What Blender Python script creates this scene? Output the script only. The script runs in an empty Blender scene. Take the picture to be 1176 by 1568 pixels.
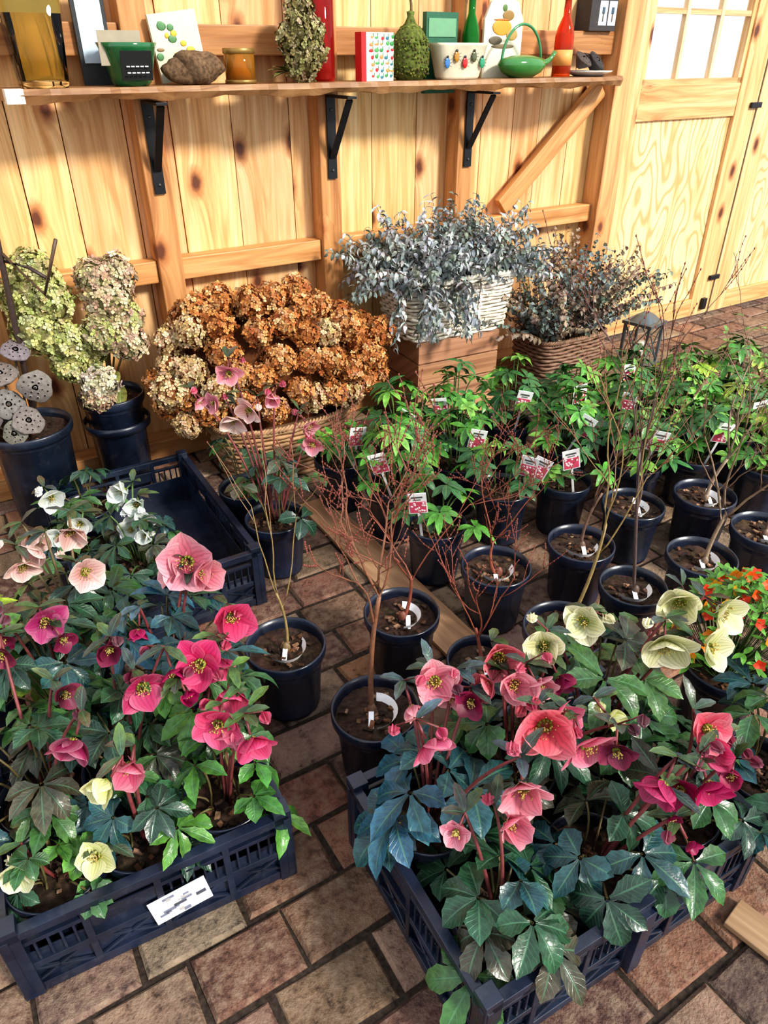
import bpy, math, random
from mathutils import Vector, Matrix
V=Vector
R=random.Random(7)
def rnd(a,b): return R.uniform(a,b)
UP=V((0,0,1))
ANG=math.radians(32); WD=V((math.cos(ANG),math.sin(ANG),0)); WN=V((math.sin(ANG),-math.cos(ANG),0)); WO=V((0,3.366,0))
def W(s,o,z): return WO+WD*s+WN*o+UP*z

# ------------------------------------------------------------------ mesh builder
class MB:
    def __init__(s): s.v=[];s.f=[];s.m=[];s.c=[];s.a=[];s.sm=[];s.mats=[]
    def mi(s,mat):
        if mat not in s.mats: s.mats.append(mat)
        return s.mats.index(mat)
    def add(s,vs,fs,mat,col,aux=None,smooth=True):
        b=len(s.v); s.v.extend([tuple(p) for p in vs])
        if isinstance(col,list): s.c.extend(col)
        else: s.c.extend([col]*len(vs))
        s.a.extend(aux if aux else [(0.5,0.5,0.5)]*len(vs))
        k=s.mi(mat)
        for f in fs:
            s.f.append(tuple(b+i for i in f)); s.m.append(k); s.sm.append(smooth)
    def make(s,name,loc=(0,0,0),rot=0,bevel=0,parent=None):
        me=bpy.data.meshes.new(name); me.from_pydata(s.v,[],s.f)
        for m in s.mats: me.materials.append(m)
        me.polygons.foreach_set("material_index",s.m); me.polygons.foreach_set("use_smooth",s.sm)
        ca=me.color_attributes.new("Col",'FLOAT_COLOR','POINT'); fl=[]
        for c in s.c: fl.extend((c[0],c[1],c[2],1))
        ca.data.foreach_set("color",fl)
        aa=me.color_attributes.new("Aux",'FLOAT_COLOR','POINT'); fl=[]
        for c in s.a: fl.extend((c[0],c[1],c[2],1))
        aa.data.foreach_set("color",fl)
        me.update()
        ob=bpy.data.objects.new(name,me); bpy.context.collection.objects.link(ob)
        ob.location=loc; ob.rotation_euler=(0,0,rot)
        if parent: ob.parent=parent
        if bevel:
            b=ob.modifiers.new("b",'BEVEL'); b.width=bevel; b.segments=2; b.limit_method='ANGLE'
        return ob
def jit(c,a=.1):
    k=1+rnd(-a,a); return tuple(max(0,x*k*(1+rnd(-a,a)*.4)) for x in c)
def mix(a,b,t): return tuple(x*(1-t)+y*t for x,y in zip(a,b))
def basis(d):
    d=d.normalized(); h=UP if abs(d.z)<.95 else V((1,0,0))
    u=d.cross(h).normalized(); return u,u.cross(d).normalized()
def tube(mb,P,rad,mat,col,n=6,cap=True):
    N=len(P); vs=[];fs=[]
    if not isinstance(rad,(list,tuple)): rad=[rad]*N
    pu=None
    for i,p in enumerate(P):
        d=(P[min(i+1,N-1)]-P[max(i-1,0)])
        if d.length<1e-9: d=UP.copy()
        d.normalize()
        if pu is None: u,w=basis(d)
        else:
            u=(pu-d*pu.dot(d))
            if u.length<1e-6: u,_=basis(d)
            u.normalize(); w=d.cross(u)
        pu=u
        for j in range(n):
            a=2*math.pi*j/n; vs.append(p+(u*math.cos(a)+w*math.sin(a))*rad[i])
    for i in range(N-1):
        for j in range(n):
            k=(j+1)%n; fs.append((i*n+j,i*n+k,(i+1)*n+k,(i+1)*n+j))
    if cap: fs.append(tuple(range(n))[::-1]); fs.append(tuple(range((N-1)*n,N*n)))
    mb.add(vs,fs,mat,col)
def bez(a,b,c,n=6): return [a*(1-t)**2+b*2*t*(1-t)+c*t*t for t in [i/n for i in range(n+1)]]
def box(mb,c,h,mat,col,ax=None,smooth=False):
    c=V(c); ax=ax or (V((1,0,0)),V((0,1,0)),UP)
    vs=[c+ax[0]*h[0]*i+ax[1]*h[1]*j+ax[2]*h[2]*k for i in(-1,1) for j in(-1,1) for k in(-1,1)]
    fs=[(0,1,3,2),(4,6,7,5),(0,4,5,1),(2,3,7,6),(0,2,6,4),(1,5,7,3)]
    mb.add(vs,fs,mat,col,None,smooth)
def beam(mb,p,q,w,t,mat,col,nrm):
    p=V(p);q=V(q);d=q-p;L=d.length;d.normalize();n=V(nrm);n=(n-d*n.dot(d)).normalized();s=d.cross(n)
    box(mb,(p+q)/2,(L/2,w/2,t/2),mat,col,(d,s,n))
def lathe(mb,prof,mat,col,n=32,c=(0,0,0),sq=None,rib=None,smooth=True):
    c=V(c);vs=[];fs=[];N=len(prof)
    for i,(r,z) in enumerate(prof):
        for j in range(n):
            a=2*math.pi*(j+.5)/n; rr=r
            if rib and rib[0]<=i<=rib[1] and (j%4)<2: rr=r*.975
            x,y=math.cos(a)*rr,math.sin(a)*rr
            if sq:
                p=sq; k=(abs(math.cos(a))**p+abs(math.sin(a))**p)**(-1/p); x*=k;y*=k
            vs.append(c+V((x,y,z)))
    for i in range(N-1):
        for j in range(n):
            k=(j+1)%n; fs.append((i*n+j,i*n+k,(i+1)*n+k,(i+1)*n+j))
    mb.add(vs,fs,mat,col,None,smooth)
def ball(mb,c,r,mat,col,nu=8,nv=5,ax=None):
    c=V(c); r=r if isinstance(r,(tuple,list)) else (r,r,r); vs=[];fs=[]
    for i in range(nv+1):
        t=math.pi*i/nv
        for j in range(nu):
            a=2*math.pi*j/nu; p=V((math.sin(t)*math.cos(a)*r[0],math.sin(t)*math.sin(a)*r[1],math.cos(t)*r[2]))
            if ax: p=ax[0]*p.x+ax[1]*p.y+ax[2]*p.z
            vs.append(c+p)
    for i in range(nv):
        for j in range(nu):
            k=(j+1)%nu; fs.append((i*nu+j,(i+1)*nu+j,(i+1)*nu+k,i*nu+k))
    mb.add(vs,fs,mat,col)
def leaf(mb,p,d,n,L,Wd,mat,c1,c2,droop=.4,fold=.2,rows=6,cols=1,serr=0,pw=.8,sh=.8,ec=None):
    d=d.normalized(); n=(n-d*n.dot(d))
    if n.length<1e-5: n,_=basis(d)
    n.normalize(); s=d.cross(n).normalized(); p=V(p); vs=[];fs=[];cc=[];aa=[];nc=2*cols+1; rr=rnd(0,1)
    cur=p.copy();dd=d.copy();nn=n.copy();st=L/rows
    for i in range(rows+1):
        t=i/rows; w=Wd*.5*max(0.02,math.sin(math.pi*min(1,max(0,t**pw)))**sh)
        if i==0: w=Wd*.07
        if serr and 0<i<rows: w*=1+serr*(1 if i%2 else -1)
        for j in range(nc):
            v=(j-cols)/cols
            vs.append(cur+s*v*w+nn*(abs(v)**1.5)*fold*w)
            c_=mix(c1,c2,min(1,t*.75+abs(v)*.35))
            if ec: c_=mix(c_,ec,min(.9,max(0,abs(v)*.9-.35+max(0,t-.6)*.8)*.9))
            cc.append(c_); aa.append((t,v*.5+.5,rr))
        a=droop/rows; dn=dd*math.cos(a)-nn*math.sin(a); nn=nn*math.cos(a)+dd*math.sin(a); dd=dn
        cur=cur+dd*st
    for i in range(rows):
        for j in range(nc-1):
            fs.append((i*nc+j,i*nc+j+1,(i+1)*nc+j+1,(i+1)*nc+j))
    mb.add(vs,fs,mat,cc,aa)

# ------------------------------------------------------------------ materials
def newmat(name):
    m=bpy.data.materials.new(name); m.use_nodes=True; nt=m.node_tree; nt.nodes.clear()
    o=nt.nodes.new("ShaderNodeOutputMaterial"); b=nt.nodes.new("ShaderNodeBsdfPrincipled"); nt.links.new(b.outputs[0],o.inputs[0])
    return m,nt,b
class NT:
    def __init__(s,nt): s.nt=nt
    def n(s,t,**k):
        x=s.nt.nodes.new(t)
        for a,v in k.items(): setattr(x,a,v)
        return x
    def inp(s,node,i,v):
        if isinstance(v,bpy.types.NodeSocket): s.nt.links.new(v,node.inputs[i])
        elif v is not None: node.inputs[i].default_value=v
    def math(s,op,a,b=None,c=None):
        x=s.n("ShaderNodeMath",operation=op); s.inp(x,0,a); s.inp(x,1,b)
        if c is not None: s.inp(x,2,c)
        return x.outputs[0]
    def mix(s,f,a,b,mode='MIX'):
        x=s.n("ShaderNodeMix",data_type='RGBA',blend_type=mode); s.inp(x,0,f); s.inp(x,6,a if not isinstance(a,tuple) else (*a,1)); s.inp(x,7,b if not isinstance(b,tuple) else (*b,1)); return x.outputs[2]
    def noise(s,vec,sc,det=3,ro=.5,dist=0):
        x=s.n("ShaderNodeTexNoise"); s.inp(x,'Vector',vec); x.inputs['Scale'].default_value=sc; x.inputs['Detail'].default_value=det; x.inputs['Roughness'].default_value=ro; x.inputs['Distortion'].default_value=dist; return x.outputs[0]
    def coord(s): return s.n("ShaderNodeTexCoord").outputs['Object']
    def attr(s,nm): return s.n("ShaderNodeAttribute",attribute_name=nm).outputs['Color']
    def comb(s,a,b):
        x=s.n("ShaderNodeCombineXYZ"); s.inp(x,0,a); s.inp(x,1,b); return x.outputs[0]
    def ramp(s,f,stops):
        x=s.n("ShaderNodeValToRGB"); s.inp(x,0,f); e=x.color_ramp.elements
        while len(e)<len(stops): e.new(.5)
        for i,(p,c) in enumerate(stops): e[i].position=p; e[i].color=(*c,1) if isinstance(c,tuple) else (c,c,c,1)
        return x.outputs[0]
    def bump(s,h,st=.3,di=.01):
        x=s.n("ShaderNodeBump"); s.inp(x,'Height',h); x.inputs['Strength'].default_value=st; x.inputs['Distance'].default_value=di; return x.outputs[0]
def attr_mat(name,rough=.6,var=.25,nscale=60,bump=.2,spec=.5,coat=0,metal=0):
    m,nt,b=newmat(name); t=NT(nt); co=t.coord(); nz=t.noise(co,nscale,4)
    k=t.ramp(nz,[(.3,1-var),(.7,1+var*.4)]); c=t.mix(1.0,t.attr("Col"),k,'MULTIPLY')
    nt.links.new(c,b.inputs['Base Color']); b.inputs['Roughness'].default_value=rough; b.inputs['Specular IOR Level'].default_value=spec
    b.inputs['Metallic'].default_value=metal; b.inputs['Coat Weight'].default_value=coat
    if bump: nt.links.new(t.bump(nz,bump,.003),b.inputs['Normal'])
    return m
def wood_mat(name,light,mid,dark,axis='Z',knots=True,rough=.5,wavy=False,lines=.35):
    m,nt,b=newmat(name); t=NT(nt); co=t.coord(); sep=t.n("ShaderNodeSeparateXYZ"); nt.links.new(co,sep.inputs[0])
    X,Y,Z=sep.outputs; al,ac=(Z,X) if axis=='Z' else (X,Z)
    ac=t.math('ADD',ac,t.math('MULTIPLY',Y,.7))
    col=t.attr("Col"); cs=t.n("ShaderNodeSeparateColor"); nt.links.new(t.attr("Aux"),cs.inputs[0]); off=t.math('MULTIPLY',cs.outputs[0],13.0)
    M=lambda a,k: t.math('MULTIPLY',a,k)
    A=lambda a,k: t.math('ADD',a,k)
    vo=t.n("ShaderNodeTexVoronoi",voronoi_dimensions='2D'); nt.links.new(t.comb(M(ac,5.0),A(M(al,2.8),off)),vo.inputs['Vector']); vo.inputs['Scale'].default_value=1.0
    vc=t.n("ShaderNodeSeparateColor"); nt.links.new(vo.outputs['Color'],vc.inputs[0])
    has=t.math('GREATER_THAN',vc.outputs[0],.45)
    ns=t.noise(co,30,2); d=A(vo.outputs['Distance'],M(t.math('SUBTRACT',ns,.5),.07))
    warp=M(t.math('POWER',2.718,M(d,-8.0)),M(has,.07 if knots else 0))
    acw=A(ac,warp)
    g=t.noise(t.comb(M(acw,26 if not wavy else 8),A(M(al,1.1),off)),1.0,5,.6)
    g2=t.noise(t.comb(M(acw,150),M(al,5.0)),1.0,2,.5)
    base=t.ramp(g,[(.28,dark),(.45,mid),(.66,light)])
    cn=t.noise(t.comb(A(M(acw,6.5 if not wavy else 4.5),off),A(M(al,.55 if not wavy else 1.3),off)),1.0,1.5,.5)
    sn=t.math('SINE',M(cn,75.0 if not wavy else 95.0)); ln=t.ramp(t.math('MULTIPLY_ADD',sn,.5,.5),[(.55,0.0),(1.0,lines if not wavy else .85)])
    base=t.mix(ln,base,dark)
    base=t.mix(1.0,base,t.ramp(g2,[(.3,.86),(.7,1.06)]),'MULTIPLY')
    if knots:
        ring=M(has,t.ramp(d,[(.09,.9),(.20,0.0)])); base=t.mix(ring,base,(.36,.13,.04))
        core=M(has,t.ramp(d,[(.05,1.0),(.10,0.0)])); base=t.mix(core,base,(.12,.035,.014))
    base=t.mix(1.0,base,col,'MULTIPLY')
    nt.links.new(base,b.inputs['Base Color']); b.inputs['Roughness'].default_value=rough
    nt.links.new(t.bump(g2,.15,.002),b.inputs['Normal'])
    return m
def leaf_mat(name,rough=.35,vein=(.35,.5,.25),vs=.5,spec=.5):
    m,nt,b=newmat(name); t=NT(nt); a=t.n("ShaderNodeSeparateColor"); nt.links.new(t.attr("Aux"),a.inputs[0])
    u=a.outputs[0]; v=t.math('ABSOLUTE',t.math('MULTIPLY',t.math('SUBTRACT',a.outputs[1],.5),2.0))
    midr=t.ramp(v,[(.03,1.0),(.12,0.0)])
    sv=t.math('SINE',t.math('MULTIPLY',t.math('SUBTRACT',u,t.math('MULTIPLY',v,.22)),52.0))
    side=t.ramp(sv,[(.82,0.0),(1.0,.8)])
    mask=t.math('MULTIPLY',t.math('MAXIMUM',midr,t.math('MULTIPLY',side,.7)),vs)
    nz=t.noise(t.coord(),70,3)
    c=t.mix(1.0,t.attr("Col"),t.ramp(nz,[(.3,.6),(.7,1.4)]),'MULTIPLY'); c=t.mix(mask,c,vein)
    nt.links.new(c,b.inputs['Base Color']); b.inputs['Roughness'].default_value=rough; b.inputs['Specular IOR Level'].default_value=spec
    nt.links.new(t.bump(t.math('SUBTRACT',nz,mask),.35,.004),b.inputs['Normal'])
    return m
def petal_mat():
    m,nt,b=newmat("petal"); t=NT(nt); a=t.n("ShaderNodeSeparateColor"); nt.links.new(t.attr("Aux"),a.inputs[0])
    v=t.math('MULTIPLY',a.outputs[1],46.0); nz=t.noise(t.coord(),40,2)
    sv=t.math('SINE',t.math('ADD',v,t.math('MULTIPLY',nz,9.0)))
    c=t.mix(1.0,t.attr("Col"),t.ramp(sv,[(.1,1.0),(1.0,.76)]),'MULTIPLY')
    nt.links.new(c,b.inputs['Base Color']); b.inputs['Roughness'].default_value=.45
    tr=nt.nodes.new("ShaderNodeBsdfTranslucent"); nt.links.new(c,tr.inputs[0]); ms=nt.nodes.new("ShaderNodeMixShader"); ms.inputs[0].default_value=.3
    out=[x for x in nt.nodes if x.type=='OUTPUT_MATERIAL'][0]
    nt.links.new(b.outputs[0],ms.inputs[1]); nt.links.new(tr.outputs[0],ms.inputs[2]); nt.links.new(ms.outputs[0],out.inputs[0])
    return m
def glass_mat(name,col,rough=.03,tw=.8):
    m,nt,b=newmat(name); b.inputs['Base Color'].default_value=(*col,1); b.inputs['Transmission Weight'].default_value=tw; b.inputs['Roughness'].default_value=rough; b.inputs['IOR'].default_value=1.3
    return m
def plastic_mat():
    m,nt,b=newmat("black_plastic"); t=NT(nt); nz=t.noise(t.coord(),9,4); dz=t.noise(t.coord(),26,5,.7)
    c=t.mix(1.0,t.attr("Col"),t.ramp(nz,[(.3,.6),(.7,1.8)]),'MULTIPLY'); c=t.mix(t.ramp(dz,[(.55,0.0),(.75,.22)]),c,(.12,.12,.13))
    nt.links.new(c,b.inputs['Base Color'])
    nt.links.new(t.ramp(nz,[(.3,.2),(.7,.42)]),b.inputs['Roughness']); b.inputs['Specular IOR Level'].default_value=.7; return m
def brick_mat():
    m,nt,b=newmat("brick_paver"); t=NT(nt); co=t.coord(); a=t.noise(co,7,6,.7); f=t.noise(co,38,6,.75); g=t.noise(co,160,2); h=t.noise(co,2.2,4,.6)
    c=t.mix(1.0,t.attr("Col"),t.ramp(a,[(.3,.4),(.5,.95),(.7,1.5)]),'MULTIPLY')
    dust=t.math('MULTIPLY',t.ramp(f,[(.44,0.0),(.64,.85)]),t.ramp(h,[(.35,.3),(.6,1.0)]))
    c=t.mix(dust,c,(.33,.235,.16)); c=t.mix(t.ramp(f,[(.32,.95),(.45,0.0)]),c,(.035,.018,.012))
    nt.links.new(c,b.inputs['Base Color']); b.inputs['Roughness'].default_value=.7
    nt.links.new(t.bump(t.math('ADD',f,t.math('MULTIPLY',g,.4)),.8,.009),b.inputs['Normal']); return m

M_PINE=wood_mat("pine_board",(.88,.60,.32),(.78,.46,.20),(.55,.26,.085),'Z')
M_STUDV=wood_mat("pine_stud",(.60,.33,.14),(.47,.23,.085),(.28,.11,.035),'Z')
M_STUDH=wood_mat("pine_rail",(.62,.34,.15),(.49,.24,.085),(.30,.12,.035),'X')
M_PLY=wood_mat("plywood",(.88,.70,.42),(.84,.62,.33),(.60,.35,.13),'Z',knots=False,wavy=True)
M_SHELF=wood_mat("shelf_wood",(.36,.20,.09),(.27,.13,.05),(.12,.05,.02),'X',knots=False)
M_RAW=wood_mat("raw_plank",(.46,.30,.18),(.36,.22,.125),(.20,.105,.06),'X',knots=False)
M_BRICK=brick_mat()
M_PLAST=plastic_mat()
M_LEAFD=leaf_mat("hellebore_leaf",.3,(.10,.26,.14),.45,.55)
M_LEAFG=leaf_mat("green_leaf",.38,(.22,.45,.10),.35)
M_GUM=leaf_mat("eucalyptus_leaf",.6,(.6,.66,.68),.3,.3)
M_PETAL=petal_mat()
M_STEM=attr_mat("stem",.5,.25,80,.2)
M_SOIL=attr_mat("soil",.9,.6,90,.8,.2)
M_DRY=attr_mat("dried_floret",.75,.3,90,.2,.2)
M_WICK=attr_mat("wicker",.6,.35,50,.3)
M_METAL=attr_mat("painted_metal",.4,.2,20,.05,metal=.5)
M_MATTE=attr_mat("matte",.6,.15,40,.1)
M_PAPER=attr_mat("paper",.55,.08,30,0)
M_CER=attr_mat("glazed_ceramic",.12,.25,12,0,coat=.5)
M_GGREEN=glass_mat("green_glass",(.03,.42,.06)); M_GRED=glass_mat("red_glass",(.75,.04,.03)); M_GORG=glass_mat("orange_glass",(.85,.13,.03))
M_GCLR=glass_mat("clear_glass",(.95,.90,.70),.02,1.0); M_GAMB=glass_mat("amber_glass",(.85,.42,.06)); M_OIL=glass_mat("yellow_water",(.80,.58,.14),.05,.6)
WH=(1,1,1)
def rs(): return [(rnd(0,1),0,0)]*8
def wbox(mb,s0,s1,o0,o1,z0,z1,mat,tint=None):
    t=tint or jit(WH,.07); b=len(mb.a)
    box(mb,((s0+s1)/2,-(o0+o1)/2,(z0+z1)/2),((s1-s0)/2,(o1-o0)/2,(z1-z0)/2),mat,t); mb.a[b:]=rs()
# ------------------------------------------------------------------ room
mb=MB(); s=-3.2
while s<1.30:
    w=min(rnd(.15,.24),1.30-s)
    if w<.03: break
    wbox(mb,s,s+w-.004,-.025,rnd(-.002,.001),0,2.7,M_PINE,jit(WH,.16)); s+=w
wbox(mb,-3.2,1.3,-.05,-.027,0,2.7,M_STUDV,(.2,.15,.1))
wbox(mb,1.3,3.75,-.03,.0,2.34,2.7,M_PINE)
s=3.75
while s<5.2: wbox(mb,s,s+.2,-.025,0,0,2.7,M_PINE); s+=.204
mb.make("wall_back",WO,ANG)
def trim(name,*bx,bevel=.004):
    m=MB()
    for b in bx: wbox(m,*b)
    return m.make(name,WO,ANG,bevel)
for a,b in ((-1.70,-1.60),(-1.04,-.95),(-.35,-.26),(.32,.41)):
    trim("wall_stud",(a,b,.001,.09,.092,2.7,M_STUDV,(1.1,1.05,1)))
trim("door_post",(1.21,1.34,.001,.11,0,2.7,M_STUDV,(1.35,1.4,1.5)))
SEG=((-3.1,-1.702),(-1.598,-1.042),(-.948,-.352),(-.258,.318),(.412,1.208))
trim("trim_1",*[(a,b,.001,.07,.715,.795,M_STUDH,(1.2,1.2,1.15)) for a,b in SEG])
trim("trim_2",*[(a,b,.001,.07,1.44,1.53,M_STUDH,(.85,.78,.72)) for a,b in SEG])
trim("baseboard_back",(-3.1,1.208,.001,.10,0,.09,M_STUDH))
def brace(p,q,o,name,w=.085):
    m=MB(); P=W(p[0],o,p[1]);Q=W(q[0],o,q[1]); L=(Q-P).length
    box(m,(0,0,0),(L/2,.018,w/2),M_STUDH,(1.15,1.15,1.1)); ob=m.make(name,(P+Q)/2,0,.003)
    x=(Q-P).normalized(); y=-WN; z=x.cross(y); ob.rotation_euler=Matrix((x,y,z)).transposed().to_euler(); return ob
brace((.62,.83),(1.175,1.31),.05,"diagonal_brace")
def door(name,s0,s1,win):
    m=MB(); st=.15
    zt=2.3; z1,z2=1.15,1.31
    wbox(m,s0,s0+st,-.03,.02,.02,zt,M_PINE,(1.0,1.05,1.1)); wbox(m,s1-st-.03,s1,-.03,.02,.02,zt,M_PINE,(1.0,1.0,1.0))
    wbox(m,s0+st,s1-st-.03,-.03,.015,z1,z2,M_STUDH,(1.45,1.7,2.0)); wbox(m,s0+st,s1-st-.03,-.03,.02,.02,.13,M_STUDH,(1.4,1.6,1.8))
    wbox(m,s0+st,s1-st-.03,-.03,.015,2.2,zt,M_STUDH)
    wbox(m,s0+st,s1-st-.03,-.025,.0,.13,z1,M_PLY,(1,1,1))
    for zz in (.25,1.2): box(m,(s1-.02,-.03,zz),(.045,.008,.014),M_METAL,(.03,.03,.035))
    box(m,(s1-.07,-.03,.09),(.02,.012,.035),M_METAL,(.03,.03,.035)); box(m,(s1+.004,-.012,1.1),(.005,.006,1.1),M_MATTE,(.06,.03,.015))
    m.make(name,WO,ANG,.003)
    w=MB(); a=s0+st; b=s1-st-.03
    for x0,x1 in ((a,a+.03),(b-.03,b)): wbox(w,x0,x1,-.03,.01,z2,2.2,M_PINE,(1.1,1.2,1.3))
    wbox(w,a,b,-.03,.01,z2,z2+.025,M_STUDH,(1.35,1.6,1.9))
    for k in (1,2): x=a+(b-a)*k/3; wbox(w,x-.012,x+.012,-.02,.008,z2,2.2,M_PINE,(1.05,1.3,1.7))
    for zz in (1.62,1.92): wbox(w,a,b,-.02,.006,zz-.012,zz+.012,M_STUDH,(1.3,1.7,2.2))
    w.make(win,WO,ANG)
door("door_1",1.345,2.47,"window_1")
door("door_2",2.485,3.74,"window_2")
mb=MB()
box(mb,(0.6,0,-.03),(4.3,3.6,.018),M_SOIL,(.05,.036,.027)); 
bw,bh=.205,.135; row=0; y=-3.58
while y<3.58:
    x=-3.7+(bw/2 if row%2 else 0)+rnd(-.04,.04)
    while x<4.8:
        g=.006; w_=bw*rnd(.88,1.12); dx,dy=w_/2-g/2,bh/2-g/2; r=rnd(-.03,.03); ca,sa=math.cos(r),math.sin(r); zt=rnd(-.006,0)
        col=jit(R.choice([(.19,.085,.055),(.23,.11,.065),(.13,.06,.042),(.22,.14,.095),(.17,.095,.065),(.11,.06,.045),(.24,.16,.11)]),.25)
        cx,cy=x+w_/2+rnd(-.002,.002),y+bh/2+rnd(-.002,.002)
        def P(a,b,z): return (cx+a*ca-b*sa,cy+a*sa+b*ca,z)
        e=.007; q=[(-1,-1),(1,-1),(1,1),(-1,1)]
        jx=[(rnd(.95,1),rnd(.93,1)) for _ in range(4)]; zz=[zt+rnd(-.003,.0) for _ in range(4)]
        vs=[P(a*dx,b*dy,-.03) for a,b in q]+[P(a*dx*jx[i][0],b*dy*jx[i][1],zz[i]-e) for i,(a,b) in enumerate(q)]+[P(a*(dx*jx[i][0]-e),b*(dy*jx[i][1]-e),zz[i]) for i,(a,b) in enumerate(q)]
        fs=[(8,9,10),(8,10,11)]+[(k+o,(k+1)%4+o,(k+1)%4+4+o,k+4+o) for o in (0,4) for k in range(4)]
        mb.add(vs,fs,M_BRICK,col,None,False); x+=w_
    y+=bh; row+=1
mb.make("floor",(WO+WN*3.62).to_tuple(),ANG)
m=MB(); box(m,(0,0,.007),(.5,.062,.007),M_RAW,(1.2,1.15,1.1)); m.make("floor_plank",(-.005,1.905,0),math.radians(-58),.002)
m=MB(); box(m,(0,0,.007),(.13,.035,.007),M_RAW,(1.0,1.0,.95)); m.make("floor_plank",(.78,.68,0),math.radians(-48),.002)
# ------------------------------------------------------------------ shelf
m=MB(); vs=[];N=90
for i in range(N+1):
    t=i/N; x=-1.44+2.62*t; fr=.27+.012*math.sin(x*9)+.008*math.sin(x*23+1)+.004*math.sin(x*61)
    if x>.95: fr-=(x-.95)*.35
    for (yy,zz) in ((.0915,-.034),(fr-.012,-.034+.005*math.sin(x*15)+.003*math.sin(x*47)),(fr,-.016),(fr-.008,0),(.0915,0)): vs.append((x,-yy,zz))
fs=[(i*5+j,i*5+(j+1)%5,(i+1)*5+(j+1)%5,(i+1)*5+j) for i in range(N) for j in range(5)]+[(4,3,2,1,0),tuple(N*5+j for j in range(5))]
m.add(vs,fs,M_SHELF,(1.1,1.1,1.1),None,False)
box(m,(-1.42,-.25,-.018),(.025,.022,.019),M_PAPER,(.7,.68,.62))
m.make("wall_shelf",W(0,0,1.36),ANG)
for sx in (-.995,-.30,.37):
    m=MB(); C=(.022,.024,.028)
    box(m,(0,-.0965,-.155),(.019,.004,.145),M_METAL,C); box(m,(0,-.18,-.0145),(.019,.085,.004),M_METAL,C)
    beam(m,(0,-.245,-.022),(0,-.103,-.225),.026,.008,M_METAL,C,(0,-1,-.7))
    for zz in (-.06,-.27): ball(m,(0,-.101,zz),.006,M_METAL,(.1,.1,.1))
    m.make("shelf_bracket",W(sx,0,1.326),ANG,.001)
SH=1.3605
def put(m,name,s,o,rot=0,z=SH,bevel=0): return m.make(name,W(s,o,z),ANG+rot,bevel)
m=MB(); lathe(m,[(0,.0),(.062,.0),(.066,.01),(.092,.34),(.087,.34),(.062,.018),(0,.018)],M_GCLR,WH,40,sq=6)
lathe(m,[(0,.020),(.060,.020),(.080,.24),(0,.24)],M_OIL,WH,40,sq=6); put(m,"glass_vase",-1.32,.185)
m=MB(); box(m,(0,0,.14),(.05,.008,.14),M_MATTE,(.03,.035,.04)); box(m,(0,-.0085,.16),(.038,.002,.10),M_PAPER,(.55,.68,.8)); put(m,"framed_sign",-1.13,.085)
m=MB(); lathe(m,[(0,0),(.05,0),(.06,.01),(.085,.10),(.092,.115),(.085,.115),(.055,.02),(0,.02)],M_CER,(.02,.15,.05),32)
for k in range(7): 
    a=rnd(-.15,.15); box(m,(-.03+k*.004,-.04+k*.013,.10),(.062,.001,.045),M_PAPER,jit((.55,.5,.35),.25),(V((math.cos(a),math.sin(a),0)),V((0,1,.1)).normalized(),V((0,-.1,1))))
box(m,(.0,-.081,.055),(.047,.002,.040),M_MATTE,(.01,.012,.012),(V((1,0,0)),V((0,1,.3)).normalized(),V((0,-.3,1)).normalized()))
for k in range(3):
    for j in range(5): box(m,(-.028+j*.014,-.0865+.0026*k-.003,.037+k*.016),(.005,.001,.0016),M_PAPER,(.8,.8,.8))
put(m,"postcard_bowl",-1.06,.20)
m=MB(); T=(V((1,0,.12)).normalized(),V((0,1,0)),V((-.12,0,1)).normalized())
box(m,(0,0,.105),(.08,.008,.095),M_PAPER,(.68,.66,.50),T)
for k in range(14): ball(m,(rnd(-.065,.065),-.009,rnd(.05,.18)),(rnd(.006,.016),.0015,rnd(.005,.012)),M_PAPER,R.choice([(.6,.1,.05),(.8,.5,.05),(.1,.25,.1),(.05,.05,.05),(.3,.2,.1)]))
put(m,"botanical_card",-.87,.115)
m=MB(); b0=len(m.v); ball(m,(0,0,.044),(.088,.055,.052),M_SOIL,(.17,.105,.06),32,18)
for i in range(b0,len(m.v)):
    p=V(m.v[i]); k=1+.12*math.sin(p.x*70+p.z*40)+.08*math.sin(p.y*120+p.x*50)+.06*math.sin(p.x*190+p.z*130); m.v[i]=tuple(V((p.x*k,p.y*k,max(0,p.z*(.8+k*.2)))))
put(m,"wood_burl",-.855,.20)
m=MB(); lathe(m,[(0,0),(.05,0),(.05,.10),(.045,.10),(.045,.01),(0,.01)],M_GAMB,WH,32); lathe(m,[(0,.012),(.043,.012),(.043,.05),(0,.05)],M_CER,(.55,.28,.03),24); lathe(m,[(.0505,.085),(.053,.088),(.053,.1),(.0505,.102)],M_METAL,(.3,.18,.05),32); lathe(m,[(.0505,.0),(.053,.0),(.053,.01),(.0505,.012)],M_METAL,(.3,.18,.05),32)
put(m,"amber_candle_glass",-.69,.19)
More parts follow.
